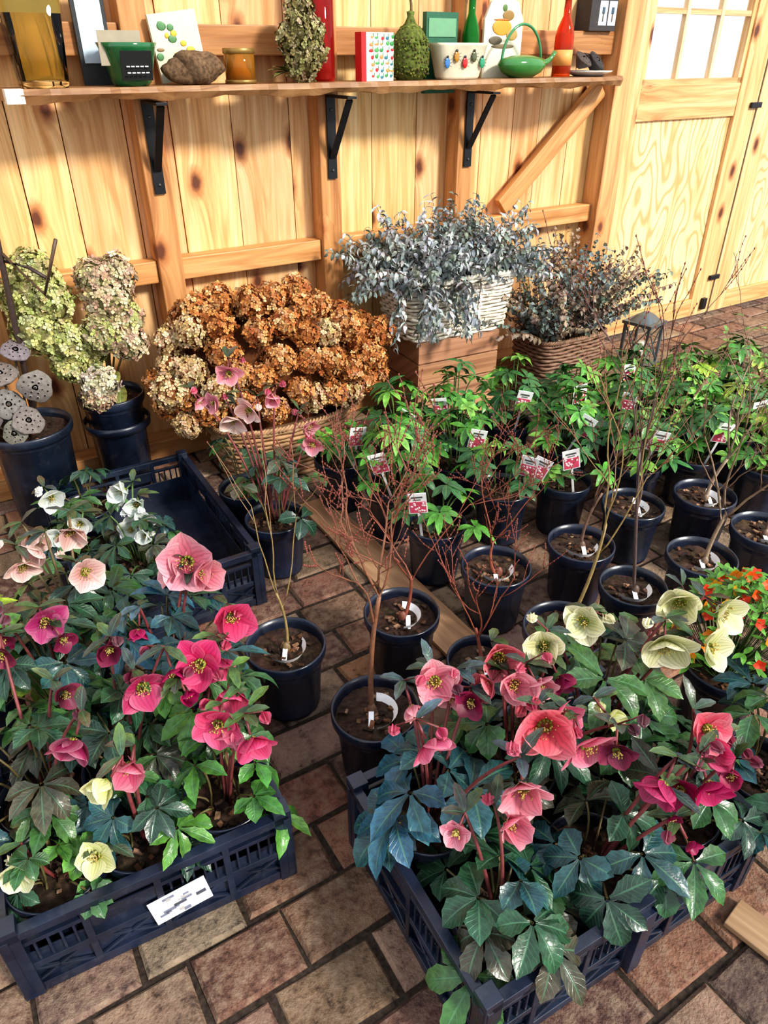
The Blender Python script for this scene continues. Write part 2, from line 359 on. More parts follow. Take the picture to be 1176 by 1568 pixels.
def head(mb,c,r,n,size,pal,core,lump=0,cr=.80):
    c=V(c); ball(mb,c,tuple(x*cr for x in r),M_DRY,core,12,8); ga=math.pi*(3-5**.5); ph=rnd(0,6)
    for i in range(n):
        z=1-2*(i+.5)/n; q=math.sqrt(max(0,1-z*z)); a=i*ga+rnd(-.2,.2)
        d=V((q*math.cos(a),q*math.sin(a),z+rnd(-.05,.05))).normalized(); k=rnd(.84,1.06)*(1+lump*math.sin(a*3+ph)*math.cos(z*5+ph))
        p=c+V((d.x*r[0],d.y*r[1],d.z*r[2]))*k; nn=(d+V((rnd(-.6,.6),rnd(-.6,.6),rnd(-.6,.6)))).normalized(); u,w=basis(nn); a0=rnd(0,1.6)
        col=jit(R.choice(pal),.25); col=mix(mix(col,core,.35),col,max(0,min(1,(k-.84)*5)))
        vs=[];fs=[];cc=[]
        for t in range(4):
            b=a0+t*math.pi/2; e=u*math.cos(b)+w*math.sin(b); sd=nn.cross(e); sz=size*rnd(.8,1.15); l=nn*rnd(-.15,.45)*sz; o=len(vs)
            vs+= [p,p+e*sz*.6+sd*sz*.45+l*.4,p+e*sz+l,p+e*sz*.6-sd*sz*.45+l*.4]; fs.append((o,o+1,o+2,o+3)); cc+=[mix(col,core,.5),col,jit(col,.15),col]
        mb.add(vs,fs,M_DRY,cc,None,False)
m=MB(); 
for c_,r_ in (((0,0,.055),(.065,.05,.058)),((-.03,0,.13),(.06,.045,.055)),((.035,.0,.15),(.055,.045,.05)),((0,0,.21),(.05,.045,.045)),((-.02,-.02,.17),(.04,.035,.05)),((.045,-.01,.09),(.045,.04,.045))): head(m,c_,r_,150,.012,[(.44,.40,.18),(.30,.29,.12),(.54,.46,.28),(.22,.19,.08)],(.08,.06,.02))
for k in range(6): leaf(m,V((-.05,0,.03)),V((-1,rnd(-.6,.1),rnd(0,.6))),UP,.085,.04,M_LEAFG,(.10,.12,.04),(.2,.16,.06),.5)
put(m,"dried_hydrangea",-.465,.205)
def bottle(name,s,o,mat,h,r,neck=.013,lbl=None,cap=None):
    m=MB(); lathe(m,[(0,0),(r*.95,0),(r,.008),(r,h*.5),(r*.85,h*.6),(neck*1.1,h*.75),(neck,h),(neck*.7,h),(neck*.7,h*.75),(r*.75,h*.58),(r*.93,h*.5),(r*.93,.012),(0,.012)],mat,WH,28)
    lathe(m,[(neck,h*.95),(neck*1.3,h*.955),(neck*1.3,h),(neck,h*1.005)],mat,WH,20)
    if lbl: lathe(m,[(r*1.01,h*.14),(r*1.02,h*.14),(r*1.02,h*.34),(r*1.01,h*.34)],M_PAPER,lbl,28)
    put(m,name,s,o)
m=MB(); lathe(m,[(0,0),(.045,0),(.048,.01),(.050,.40),(.046,.40),(.044,.012),(0,.012)],M_GRED,WH,28); put(m,"red_glass_vase",-.345,.125)
m=MB(); box(m,(0,0,.075),(.062,.022,.075),M_PAPER,(.80,.82,.74)); box(m,(-.064,0,.075),(.010,.0225,.0755),M_PAPER,(.65,.015,.02)); box(m,(.012,-.0225,.075),(.05,.001,.068),M_PAPER,(.82,.84,.78))
for i in range(5):
    for j in range(7):
        x_,z_=-.03+i*.021+rnd(-.004,.004),.014+j*.02+rnd(-.003,.003)
        ball(m,(x_,-.0235,z_),(rnd(.005,.010),.0012,rnd(.004,.008)),M_PAPER,R.choice([(.65,.03,.03),(.05,.3,.08),(.1,.4,.12),(.8,.3,.1),(.04,.2,.25)]))
        box(m,(x_+.006,-.0236,z_+.006),(.0012,.0008,rnd(.004,.009)),M_PAPER,(.04,.22,.06))
put(m,"boxed_notecards",-.16,.20)
m=MB(); lathe(m,[(0,0),(.05,0),(.070,.04),(.070,.11),(.05,.155),(.022,.18),(.012,.20),(.015,.215),(0,.22)],M_SOIL,(.14,.17,.04),24)
for i in range(500):
    a=rnd(0,6.28);z=rnd(.01,.17); r_=.06 if z<.02 else (.071 if z<.12 else .071-(z-.12)*.75); ball(m,V((math.cos(a)*r_,math.sin(a)*r_,z)),(.005,.005,.004),M_SOIL,jit(R.choice([(.12,.17,.03),(.2,.22,.05),(.12,.10,.04)]),.3),4,3)
tube(m,bez(V((0,0,.2)),V((.01,0,.24)),V((-.01,0,.27))),.005,M_STEM,(.2,.13,.06)); put(m,"moss_pear",.008,.172)
m=MB(); box(m,(0,0,.085),(.075,.013,.135),M_MATTE,(.02,.13,.07)); box(m,(0,-.014,.17),(.065,.002,.03),M_PAPER,(.15,.35,.2)); put(m,"green_tin",.19,.11)
m=MB(); lathe(m,[(0,0),(.085,0),(.092,.01),(.118,.11),(.125,.12),(.115,.12),(.09,.02),(0,.02)],M_CER,(.72,.66,.50),40,sq=5)
for v in range(len(m.v)): p=m.v[v]; m.v[v]=(p[0],p[1]*.42,p[2])
cols=[(.05,.2,.5),(.5,.25,.03),(.65,.02,.02),(.1,.12,.05),(.03,.3,.15)]
for k in range(5):
    x=-.085+k*.042; z=.055+.02*(k%2); ball(m,(x,-.045-z*.09,z),(.013,.003,.018),M_CER,cols[k],10,6); ball(m,(x,-.045-z*.09,z+.02),(.006,.003,.005),M_CER,(.02,.02,.02))
    for l in (-1,1):
        for q in (-1,0,1): tube(m,[V((x,-.046-z*.09,z+q*.006)),V((x+l*.018,-.047-z*.09,z+q*.012))],.0008,M_STEM,(.02,.02,.02),4)
put(m,"ceramic_planter",.21,.205)
bottle("green_glass_bottle",.33,.125,M_GGREEN,.29,.034)
bottle("red_glass_bottle",.80,.165,M_GORG,.29,.040,.014,(.75,.35,.1))
m=MB()
prof=[(-.10,0),(.10,0),(.10,.2),(.07,.26),(0,.29),(-.07,.26),(-.10,.2)]
vs=[(x,-.006,z) for x,z in prof]+[(x,.006,z) for x,z in prof]; fs=[tuple(range(7)),tuple(range(13,6,-1))]+[(k,(k+1)%7+0,(k+1)%7+7,k+7) for k in range(7)]
m.add(vs,fs,M_PAPER,(.75,.70,.55),None,False)
for x,z,a,b,cc in ((-.01,.175,.05,.028,(.7,.33,.04)),(.02,.215,.03,.018,(.3,.18,.05)),(-.04,.13,.035,.015,(.12,.10,.06)),(.045,.15,.03,.02,(.45,.3,.1)),(.0,.24,.012,.012,(.1,.2,.05)),(0,.11,.06,.008,(.2,.15,.08)),(-.01,.20,.045,.004,(.45,.15,.02))): ball(m,(x,-.007,z),(a,.002,b),M_PAPER,cc,14,8)
put(m,"pumpkin_picture",.50,.115)
m=MB(); lathe(m,[(0,0),(.05,0),(.09,.02),(.11,.045),(.10,.065),(.05,.078),(.012,.082),(0,.082)],M_CER,(.05,.22,.05),36)
for v in range(len(m.v)): p=m.v[v]; m.v[v]=(p[0]*1.1,p[1]*.6,p[2])
tube(m,[V((.105*math.cos(a)-.005,0,.05+.135*math.sin(a))) for a in [math.pi*i/20 for i in range(21)]],.0055,M_CER,(.05,.25,.10),8)
tube(m,bez(V((.10,0,.05)),V((.15,0,.05)),V((.175,0,.09))),[.016,.014,.012,.010,.009,.009,.01],M_CER,(.05,.22,.05),10)
put(m,"green_watering_pot",.545,.20)
m=MB(); lathe(m,[(0,0),(.06,0),(.10,.016),(.105,.022),(.098,.022),(.06,.008),(0,.008)],M_CER,(.75,.74,.70),32)
def pod(mb,c,r,n,col=(.13,.10,.085),hole=(.02,.012,.012)):
    c=V(c); u,w=basis(n); n=n.normalized(); prof=[(.18*r,-1.0*r),(.55*r,-.6*r),(.95*r,-.12*r),(r,.0),(.95*r,.06*r),(.01,.16*r)]
    vs=[];k=20;ph=rnd(0,6)
    for rr,z in prof:
        for j in range(k):
            a=2*math.pi*j/k; vs.append(c+(u*math.cos(a)+w*math.sin(a))*rr*(1+.07*math.sin(a*3+ph)+.04*math.sin(a*7+ph))+n*(z+.05*r*math.sin(a*2+ph)))
    fs=[(i*k+j,i*k+(j+1)%k,(i+1)*k+(j+1)%k,(i+1)*k+j) for i in range(len(prof)-1) for j in range(k)]
    mb.add(vs,fs,M_DRY,col)
    for ring,cnt in ((0,1),(.36,6),(.70,11)):
        for j in range(cnt):
            a=2*math.pi*j/cnt+ring+rnd(-.1,.1); rg=ring*rnd(.93,1.05); p=c+(u*math.cos(a)+w*math.sin(a))*r*rg+n*r*(.16-.11*rg)
            ball(mb,p,(.10*r,.10*r,.05*r),M_DRY,mix(col,WH,.15),8,4,(u,w,n)); ball(mb,p+n*.02*r,(.075*r,.075*r,.05*r),M_DRY,hole,8,4,(u,w,n))
pod(m,(-.045,-.01,.065),.042,V((.2,-.6,.8)),(.10,.08,.07)); pod(m,(.045,0,.06),.045,V((.3,-.7,.7)),(.05,.045,.045)); pod(m,(0,.03,.07),.04,V((-.2,-.3,.9)),(.07,.05,.045))
put(m,"plate_with_lotus_pods",.955,.175)
m=MB(); box(m,(0,0,.06),(.08,.045,.06),M_MATTE,(.04,.035,.035)); 
for x in (-.005,.052): box(m,(x,-.0455,.065),(.024,.001,.045),M_PAPER,(.75,.8,.85)); box(m,(x,-.047,.075),(.008,.001,.012),M_PAPER,(.05,.1,.15)); box(m,(x,-.047,.05),(.003,.001,.016),M_PAPER,(.1,.08,.05))
put(m,"card_display_box",1.09,.047,z=1.5305)

# ------------------------------------------------------------------ pots
PC=(.008,.013,.028)
def pot(mb,r=.098,h=.2,c=(0,0,0),col=PC,soil=(.06,.036,.025)):
    c=V(c)
    lathe(mb,[(0,0),(.78*r,0),(.81*r,.012),(.91*r,h-.045),(.94*r,h-.038),(1.0*r,h-.034),(1.03*r,h-.026),(1.04*r,h-.004),(1.02*r,h),(.985*r,h),(.96*r,h-.02),(.93*r,h-.05)],M_PLAST,jit(col,.15),48,c,rib=(2,3))
    vs=[];fs=[];cc=[];k=20;rings=4
    for i in range(rings+1):
        for j in range(k):
            a=2*math.pi*j/k; rr=.945*r*i/rings; vs.append(c+V((rr*math.cos(a),rr*math.sin(a),h-.032+rnd(-.004,.006)))); cc.append(jit(soil,.4))
    for i in range(rings):
        for j in range(k): fs.append((i*k+j,(i+1)*k+j,(i+1)*k+(j+1)%k,i*k+(j+1)%k))
    mb.add(vs,fs,M_SOIL,cc)
    for _ in range(34):
        a=rnd(0,6.3);rr=rnd(0,.85*r); u=V((rnd(-1,1),rnd(-1,1),rnd(-.3,.3))).normalized(); x,y=basis(u)
        box(mb,c+V((rr*math.cos(a),rr*math.sin(a),h-.026)),(rnd(.004,.012),rnd(.003,.006),rnd(.001,.003)),M_SOIL,jit(R.choice([(.16,.08,.045),(.28,.17,.11),(.05,.03,.02),(.03,.02,.015)]),.2),(u,x,y))
def tag(mb,p,lean,h=.13,w=.028,hh=.042):
    p=V(p); d=(UP+V(lean)).normalized(); f=V((rnd(-.3,.3),-1,.35)); f=(f-d*f.dot(d)).normalized(); s=d.cross(f)
    box(mb,p+d*h*.5,(.004,.0008,h*.5),M_PAPER,(.75,.75,.75),(s,f,d)); c=p+d*(h+hh*.6)
    box(mb,c,(w,.001,hh),M_PAPER,(.95,.95,.95),(s,f,d)); q=c-d*hh*.36+f*.0014; box(mb,q,(w*.86,.0006,hh*.54),M_PAPER,(.70,.08,.16),(s,f,d))
    for _ in range(12): ball(mb,q+f*.0006+s*rnd(-.75,.75)*w+d*rnd(-.45,.45)*hh,(.0045,.001,.0045),M_PAPER,(.95,.68,.72),6,4,(s,f,d))
    box(mb,c+d*hh*.62+f*.0014,(w*.6,.0006,.003),M_PAPER,(.1,.1,.1),(s,f,d)); box(mb,c+d*hh*.38+f*.0014,(w*.4,.0006,.002),M_PAPER,(.2,.2,.2),(s,f,d))
def slip(mb,z,r=.042):
    a0=rnd(3.4,5.0); n=12; vs=[]
    for i in range(n+1):
        a=a0+i*3.0/n; e=V((math.cos(a),math.sin(a),0)); vs+=[e*r+V((0,0,z)),e*(r+.010)+V((0,0,z+.018))]
    fs=[(2*i,2*i+2,2*i+3,2*i+1) for i in range(n)]; mb.add(vs,fs,M_PAPER,(.92,.94,.97))
    box(mb,(rnd(-.02,.02),-.02,z+.005),(.006,.02,.001),M_PAPER,(.9,.92,.95),(V((1,0,0)),V((0,1,.4)).normalized(),V((0,-.4,1)).normalized()))
def branch(mb,p,d,L,r,depth,col,lf=None,spread=.5,nb=3,up=.25):
    n=6; P=[p]; dd=d.normalized(); 
    for i in range(n):
        dd=(dd+V((rnd(-1,1),rnd(-1,1),rnd(-.6,.8)))*.17+UP*up*.12).normalized(); P.append(P[-1]+dd*L/n)
    tube(mb,P,[max(.0007,r*(1-.5*i/n)) for i in range(n+1)],M_STEM,col,6 if r>.003 else 4,cap=depth==0)
    if depth>0:
        for k in range(nb):
            i=R.choice([2,3,4,5,6]) if k else 6; q=P[i]; u,w=basis(dd); a=rnd(0,6.28)
            e=(dd+(u*math.cos(a)+w*math.sin(a))*spread*rnd(.6,1.5)+UP*.1).normalized()
            branch(mb,q,e,L*rnd(.45,.8),r*.6,depth-1,mix(col,(.20,.05,.035),.25),lf,spread,nb,up)
    elif lf:
        for i in (2,3,4,5,6):
            if R.random()<lf: 
                for _ in range(2): leaf(mb,P[i],V((rnd(-1,1),rnd(-1,1),rnd(-.2,.8))),UP,rnd(.02,.04),rnd(.012,.018),M_LEAFG,jit((.06,.18,.02),.2),jit((.15,.30,.05),.2),.4,rows=4)
    else:
        for i in (1,2,3,4,5,6): ball(mb,P[i],(.0018,.0018,.003),M_STEM,(.25,.07,.05),4,3)
def sapling(x,y,H,split,lean=(0,0),col=(.20,.12,.07),lf=None,spread=.55,depth=2,r=.098,nb=3,seed=0,name="potted_sapling",trunk=.0045):
    R.seed(seed+int(x*1000)+int(y*317)); m=MB(); pot(m,r,.2); base=V((rnd(-.01,.01),rnd(-.01,.01),.16))
    top=V((lean[0]*split/H,lean[1]*split/H,split)); P=bez(base,(base+top)/2+V((rnd(-.03,.03),rnd(-.02,.02),0)),top,8)
    tube(m,P,[trunk*(1.2-.4*i/8) for i in range(9)],M_STEM,col,8)
    ball(m,base+V((0,0,.02)),(.012,.01,.02),M_STEM,mix(col,(.1,.06,.04),.5))
    L=(H-split)/(1.75 if depth==2 else (2.1 if depth==3 else 1.5))
    for k in range(nb):
        a=2*math.pi*k/nb+rnd(-.5,.5); d=V((math.cos(a)*spread*.9+lean[0],math.sin(a)*spread*.5+lean[1],1)); branch(m,P[-1-R.choice([0,1,2])],d,L*rnd(.8,1.1),trunk*.6,depth,col,lf,spread,3 if depth>1 else 2,.25)
    slip(m,.172)
    m.make(name,(x,y,0))
RED=(.30,.085,.05);TAN=(.33,.24,.10);BRN=(.17,.10,.07)
sapling(-.248,1.342,.74,.36,(-.02,0),TAN,None,.5,1,seed=1,trunk=.0035)
sapling(.047,1.467,.80,.30,(.06,.05),RED,None,.8,3,seed=2)
sapling(-.02,1.135,1.0,.52,(.02,0),(.26,.12,.07),None,.65,3,seed=3,trunk=.0055,nb=4)
sapling(.325,1.669,.70,.28,(-.04,0),RED,None,.8,3,seed=4)
sapling(.598,1.785,.85,.36,(.10,.05),BRN,None,.5,2,seed=5)
sapling(.822,2.009,.60,.33,(0,0),BRN,.15,.4,2,seed=6)
sapling(.939,1.717,.90,.33,(.12,.05),(.28,.20,.13),.06,.6,3,seed=7,trunk=.006)
sapling(1.082,2.072,.80,.33,(.10,0),(.3,.22,.16),.15,.5,2,seed=8,trunk=.006)
sapling(.696,1.578,1.13,.60,(-.10,.05),(.12,.08,.07),None,.25,2,r=.09,seed=9)
sapling(.467,1.403,.95,.50,(.12,.05),TAN,None,.35,2,r=.104,seed=10,trunk=.0045)
sapling(.244,1.285,.62,.28,(-.05,.05),RED,None,.6,2,r=.088,seed=11)
sapling(1.19,1.86,.80,.4,(.06,0),BRN,.2,.5,2,seed=12)
def palm(mb,p,out,L,Wd,nl,mat,c1,c2,fan=2.2,droop=.7,serr=0,rows=6,cols=1,tilt=.35,pw=1.0,sh=.9):
    out=V((out.x,out.y,0)); out=out.normalized() if out.length>1e-4 else V((0,-1,0))
    N=(UP+out*tilt+V((rnd(-.35,.35),rnd(-.35,.35),0))).normalized(); f=(out-N*out.dot(N)).normalized(); s=N.cross(f)
    for k in range(nl):
        a=-fan+2*fan*k/(nl-1)+rnd(-.15,.15); d=(f*math.cos(a)+s*math.sin(a)+N*rnd(-.05,.35)).normalized(); ll=L*(1-.25*abs(a)/fan)*rnd(.8,1.1)
        leaf(mb,p+d*L*.05,d,N,ll,Wd*rnd(.85,1.1),mat,jit(c1,.25),jit(c2,.25),droop*rnd(.4,1.5),.3,rows,cols,serr,pw=pw,sh=sh)
def bush(mb,c,n,h0,h1,spread,L,Wd,nl,mat,c1s,c2s,stem=(.12,.22,.06),**k):
    c=V(c)
    for i in range(n):
        a=6.283*i/n*1.618*2+rnd(-.3,.3); q=math.sqrt((i+.5)/n); rr=spread*q*rnd(.8,1.15); h=h1-(h1-h0)*q*q+rnd(-.03,.03)
        e=c+V((rr*math.cos(a),rr*math.sin(a),h)); b=c+V((.03*math.cos(a),.03*math.sin(a),0))
        tube(mb,bez(b,c+V((rr*.35*math.cos(a),rr*.35*math.sin(a),h*.75)),e,5),.0024,M_STEM,jit(stem,.2),5,False)
        w=R.randrange(len(c1s)); palm(mb,e,e-c,L*rnd(.75,1.2),Wd,nl,mat,c1s[w],c2s[w],**k)
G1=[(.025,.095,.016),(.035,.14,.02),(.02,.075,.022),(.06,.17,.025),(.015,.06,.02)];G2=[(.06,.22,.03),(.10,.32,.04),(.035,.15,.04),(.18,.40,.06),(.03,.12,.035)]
G3=[(.10,.20,.02),(.05,.16,.02)];G4=[(.34,.46,.05),(.16,.34,.05)]
def green(x,y,r=.095,n=13,h0=.08,h1=.20,sp=.12,tags=1,seed=0,L=.075,Wd=.025,nl=7,c1=G1,c2=G2):
    R.seed(int(x*999)+int(y*777)+seed); m=MB(); pot(m,r,.2)
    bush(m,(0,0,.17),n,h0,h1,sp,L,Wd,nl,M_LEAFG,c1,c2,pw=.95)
    for k in range(tags): tag(m,(rnd(-.05,.06),-.06,.18),(rnd(-.3,.4),-.25,0))
    m.make("potted_hellebore",(x,y,0))
for x,y,n,h1,tg in ((.165,1.895,9,.15,1),(.406,2.115,8,.17,2),(.627,2.17,5,.12,1),(.03,2.145,18,.27,1),(.266,2.31,16,.22,1),(-.16,2.33,9,.12,1),(.918,2.30,18,.24,1),(.69,2.43,16,.24,1),(.50,2.64,18,.28,1),(.27,2.58,18,.28,1),(.76,2.70,18,.26,1),(.965,2.62,18,.24,1),(1.18,2.62,20,.24,0),(.06,2.47,16,.26,1),(1.06,2.92,18,.22,1),(1.15,2.36,18,.25,1)):
    green(x,y,.094,n,.08,h1,.13,tg)
for x,y,n,h1,tg in ((1.39,2.55,20,.24,1),(1.60,2.65,20,.26,0),(1.30,2.93,20,.22,0),(1.55,3.0,20,.24,0),(1.38,2.28,20,.24,0),(1.62,2.36,20,.25,0),(1.80,2.9,20,.26,0),(1.85,2.6,20,.26,0)):
    green(x,y,.094,n,.08,h1,.13,tg,c1=G1[:3]+G3,c2=G2[:3]+G4,nl=6)
# ------------------------------------------------------------------ crates
def crate(name,corner,ang,L,D,H=.2,sticker=False,mid=False):
    m=MB(); C=(.009,.015,.032); E=V
    def pl(p,q,w,t,nrm): beam(m,p,q,w,t,M_PLAST,jit(C,.1),nrm)
    box(m,(L/2,D/2,.008),(L/2-.004,D/2-.004,.007),M_PLAST,C)
    for a,b,nr in (((0,0),(L,0),(0,-1,0)),((L,0),(L,D),(1,0,0)),((L,D),(0,D),(0,1,0)),((0,D),(0,0),(-1,0,0))):
        A=E((*a,0));B=E((*b,0));d=(B-A).normalized();n=E(nr);ln=(B-A).length
        ins=-n*.005
        pl(A+ins+UP*(H-.010),B+ins+UP*(H-.010),.020,.020,n); pl(A+ins+UP*(H-.045),B+ins+UP*(H-.045),.010,.010,n)
        pl(A+ins+UP*(H*.42),B+ins+UP*(H*.42),.016,.010,n); pl(A+ins+UP*.012,B+ins+UP*.012,.024,.010,n)
        pl(A-n*.011+UP*(H*.30),B-n*.011+UP*(H*.30),H*.52,.003,n)
        ns=max(2,int(ln/.105)); 
        for i in range(ns+1):
            p=A+d*ln*i/ns+ins; pl(p+UP*.01,p+UP*(H-.01),.013,.012,n)
            if i<ns:
                q=A+d*ln*(i+1)/ns+ins; pl(p+UP*.02,q+UP*H*.42,.006,.006,n); pl(q+UP*.02,p+UP*H*.42,.006,.006,n)
                if i%3!=1:
                    for k in range(1,6): t=p+(q-p)*k/6; pl(t+UP*H*.42,t+UP*(H-.045),.0045,.006,n)
                else: pl((p+q)/2+UP*H*.6,(p+q)/2+UP*(H-.04),(q-p).length*.98,.004,n)
    for x,y in ((0,0),(L,0),(0,D),(L,D)): box(m,(x+(.012 if x==0 else -.012),y+(.012 if y==0 else -.012),H/2+.006),(.017,.017,H/2+.006),M_PLAST,C)
    if mid: pl(E((L*.52,0,H-.02)),E((L*.52,0,.0)),.03,.03,(0,-1,0))
    if sticker: 
        box(m,(L*.56,-.0022,.085),(.055,.0012,.038),M_PAPER,(.68,.70,.72),(V((1,0,.12)).normalized(),V((0,1,0)),V((-.12,0,1)).normalized()))
        for k in range(14): box(m,(L*.56+rnd(-.045,.045),-.0036,.057+k*.0042),(rnd(.003,.012),.0006,rnd(.002,.006)),M_PAPER,R.choice([(.08,.09,.12),(.2,.22,.3),(.45,.45,.45)]),(V((1,0,.12)).normalized(),V((0,1,0)),V((-.12,0,1)).normalized()))
    m.make(name,(corner[0],corner[1],0),ang,.0012)
a28=math.radians(29)
crate("plastic_crate",(.158,.518),a28,.66,.47,.21,mid=True)
crate("plastic_crate",(-.645,.625),math.radians(27.5),.515,.37,.2,sticker=True)
crate("plastic_crate",(-.80,1.487),math.radians(31),.50,.72,.2)
# ------------------------------------------------------------------ hellebore flowers
def flower(mb,c,face,rad,c1,c2,ec=None,cen=(.75,.6,.15)):
    f=face.normalized(); u,w=basis(f); c=V(c); a0=rnd(0,6); cup=rnd(.25,.95); rad*=1.3
    k0=rnd(.75,1.15); hue=rnd(-.05,.05)
    for i in range(5):
        a=a0+i*2*math.pi/5+rnd(-.1,.1); r=u*math.cos(a)+w*math.sin(a); al=cup+rnd(-.12,.14)
        d=r*math.cos(al)+f*math.sin(al); n=f*math.cos(al)-r*math.sin(al)
        k1=jit(tuple(x*k0 for x in c1),.12); k2=jit((c2[0],max(0,c2[1]+hue),max(0,c2[2]+hue*.5)),.1)
        leaf(mb,c+r*.003+f*.0015*(i%2),d,n,rad*rnd(.92,1.1),rad*rnd(1.0,1.16),M_PETAL,k1,k2,-.2+rnd(-.6,.45),.25+rnd(-.2,.25),9,3,0,pw=.72,sh=.52,ec=ec or mix(c2,(.95,.80,.82),.35))
    for i in range(10):
        a=i*.628; r=u*math.cos(a)+w*math.sin(a); ball(mb,c+r*rad*.15+f*rad*.12,(rad*.05,rad*.05,rad*.09),M_PETAL,(.35,.42,.06),6,4,(u,w,f))
    for i in range(26):
        a=rnd(0,6.28); q=rnd(0,.24)*rad; r=u*math.cos(a)+w*math.sin(a); p=c+r*q*.5; e=c+r*q*1.3+f*rad*rnd(.25,.42)
        tube(mb,[p,e],.0005,M_PETAL,cen,3,False); ball(mb,e,.0016,M_PETAL,(.75,.6,.2),5,3)
def bud(mb,c,d,r,c1):
    d=d.normalized()
    u,w=basis(d)
    for i in range(4):
        a=i*1.57; e=u*math.cos(a)+w*math.sin(a); leaf(mb,V(c),(d+e*.55),-e+d*.3,r*2.3,r*2,M_PETAL,jit(c1,.1),jit(mix(c1,(1,1,1),.15),.1),-1.1,.5,5,1,pw=.7,sh=.6)
HOT=((.52,.012,.10),(.80,.07,.24),(.86,.20,.36))
PINK=((.58,.04,.14),(.85,.22,.35));CORAL=((.58,.04,.09),(.85,.20,.26));MAG=((.28,.005,.06),(.50,.015,.14),(.6,.06,.2));ROSE=((.64,.09,.18),(.90,.44,.50))
CREAM=((.50,.56,.18),(.88,.85,.58),(.92,.90,.75));PALE=((.66,.30,.28),(.92,.72,.66),(.96,.88,.82));WHT=((.55,.65,.55),(.92,.94,.92),(.95,.96,.95));PURP=((.14,.006,.035),(.27,.015,.085),(.36,.05,.12));YEL=((.58,.62,.18),(.88,.87,.48),(.9,.9,.65))
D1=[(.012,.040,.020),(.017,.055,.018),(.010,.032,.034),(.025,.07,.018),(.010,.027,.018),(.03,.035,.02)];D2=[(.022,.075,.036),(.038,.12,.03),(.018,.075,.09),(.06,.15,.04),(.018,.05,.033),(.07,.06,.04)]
DB1=[(.012,.045,.065),(.012,.04,.022),(.012,.04,.05)];DB2=[(.035,.13,.20),(.022,.075,.038),(.025,.09,.11)]
def hell(base,flowers,nleaf,h0,h1,sp,L=.10,Wd=.045,nl=5,seed=0,r=.088,z0=.016,c1=D1,c2=D2,tags=0,stem=(.20,.05,.05),name="potted_hellebore",h=.18,budc=None):
    R.seed(seed*13+5); m=MB(); B=V((base[0],base[1],z0)); pot(m,r,h)
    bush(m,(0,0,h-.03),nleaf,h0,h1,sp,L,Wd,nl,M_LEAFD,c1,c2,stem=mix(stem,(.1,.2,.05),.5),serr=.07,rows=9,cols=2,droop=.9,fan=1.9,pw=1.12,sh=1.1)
    for (x,y,z,rad,pal,*fc) in flowers:
        c=V((x,y,z))-B; f=V(fc[0]) if fc else V((rnd(-.9,.9)-x*.4,-1,rnd(-.75,.55))); f.normalize()
        b=V((c.x*.12,c.y*.12,h-.03)); back=c-f*.006
        mid=V((c.x*.45,c.y*.45,c.z*.85)); P=bez(b,mid,back-f*.03+UP*.016,7)+[back-f*.016+UP*.008,back]
        tube(m,P,[.0042-.0002*i for i in range(len(P))],M_STEM,jit(stem,.2),6)
        flower(m,c,f,rad,*pal)
        k=P[-3]
        for _ in range(3): leaf(m,k,(V((rnd(-1,1),rnd(-1,1),rnd(-.1,.7)))),UP,rnd(.04,.065),.02,M_LEAFD,jit(R.choice(c1),.2),jit(mix(R.choice(c2),(.2,.07,.07),.25),.2),.5,.3,6,1,.08,pw=1)
        for _ in range(R.choice([0,1,1,2])): bc=k+V((rnd(-.04,.04),rnd(-.03,.02),rnd(-.02,.03))); tube(m,[k,bc],.002,M_STEM,stem,5); bud(m,bc,V((rnd(-.5,.5),-.6,rnd(-.5,.3))),.011,pal[1] if pal in (WHT,CREAM,YEL,PALE) else pal[0])
    for _ in range(tags): tag(m,(rnd(-.05,.05),-.05,h-.02),(rnd(-.3,.3),-.2,0))
    m.make(name,B)
def loc(corner,ang,u,v): return (corner[0]+u*math.cos(ang)-v*math.sin(ang),corner[1]+u*math.sin(ang)+v*math.cos(ang))
RC=(.158,.518)
p=lambda u,v:loc(RC,a28,u,v)
UPF=(.1,-1,.45)
hell(p(.12,.12),[(.20,.71,.40,.036,ROSE),(.118,.70,.39,.022,ROSE)],12,.02,.14,.12,.095,.044,5,1)
hell(p(.33,.12),[(.462,.757,.44,.038,MAG),(.532,.757,.44,.036,MAG),(.50,.70,.36,.016,MAG),(.47,.72,.40,.014,PURP),(.505,.775,.40,.03,MAG)],11,.02,.15,.13,.092,.042,5,2)
hell(p(.54,.12),[(.553,.844,.47,.038,CORAL),(.575,.83,.43,.030,HOT),(.60,.80,.40,.02,MAG)],12,.03,.18,.14,.09,.036,5,3)
hell(p(.11,.34),[(.095,.975,.45,.042,ROSE,UPF),(.13,.96,.43,.032,ROSE),(.076,.837,.44,.036,PINK),(.225,.745,.45,.046,ROSE,(0,-1,-.1)),(.16,.93,.44,.026,PURP),(.05,.93,.43,.026,ROSE)],10,.03,.17,.13,.105,.046,5,4,c1=DB1,c2=DB2)
hell(p(.32,.35),[(.22,1.03,.46,.046,CORAL,(.2,-1,.3)),(.242,.965,.45,.038,ROSE,UPF),(.285,.96,.46,.034,ROSE),(.20,.975,.44,.032,CORAL),(.273,.836,.49,.054,CORAL,(-.1,-1,.35)),(.345,.83,.45,.044,PINK),(.30,.87,.47,.038,PINK,(.6,-.6,.3)),(.40,.823,.44,.028,PURP),(.332,.984,.45,.030,PURP)],11,.05,.20,.14,.095,.042,6,5)
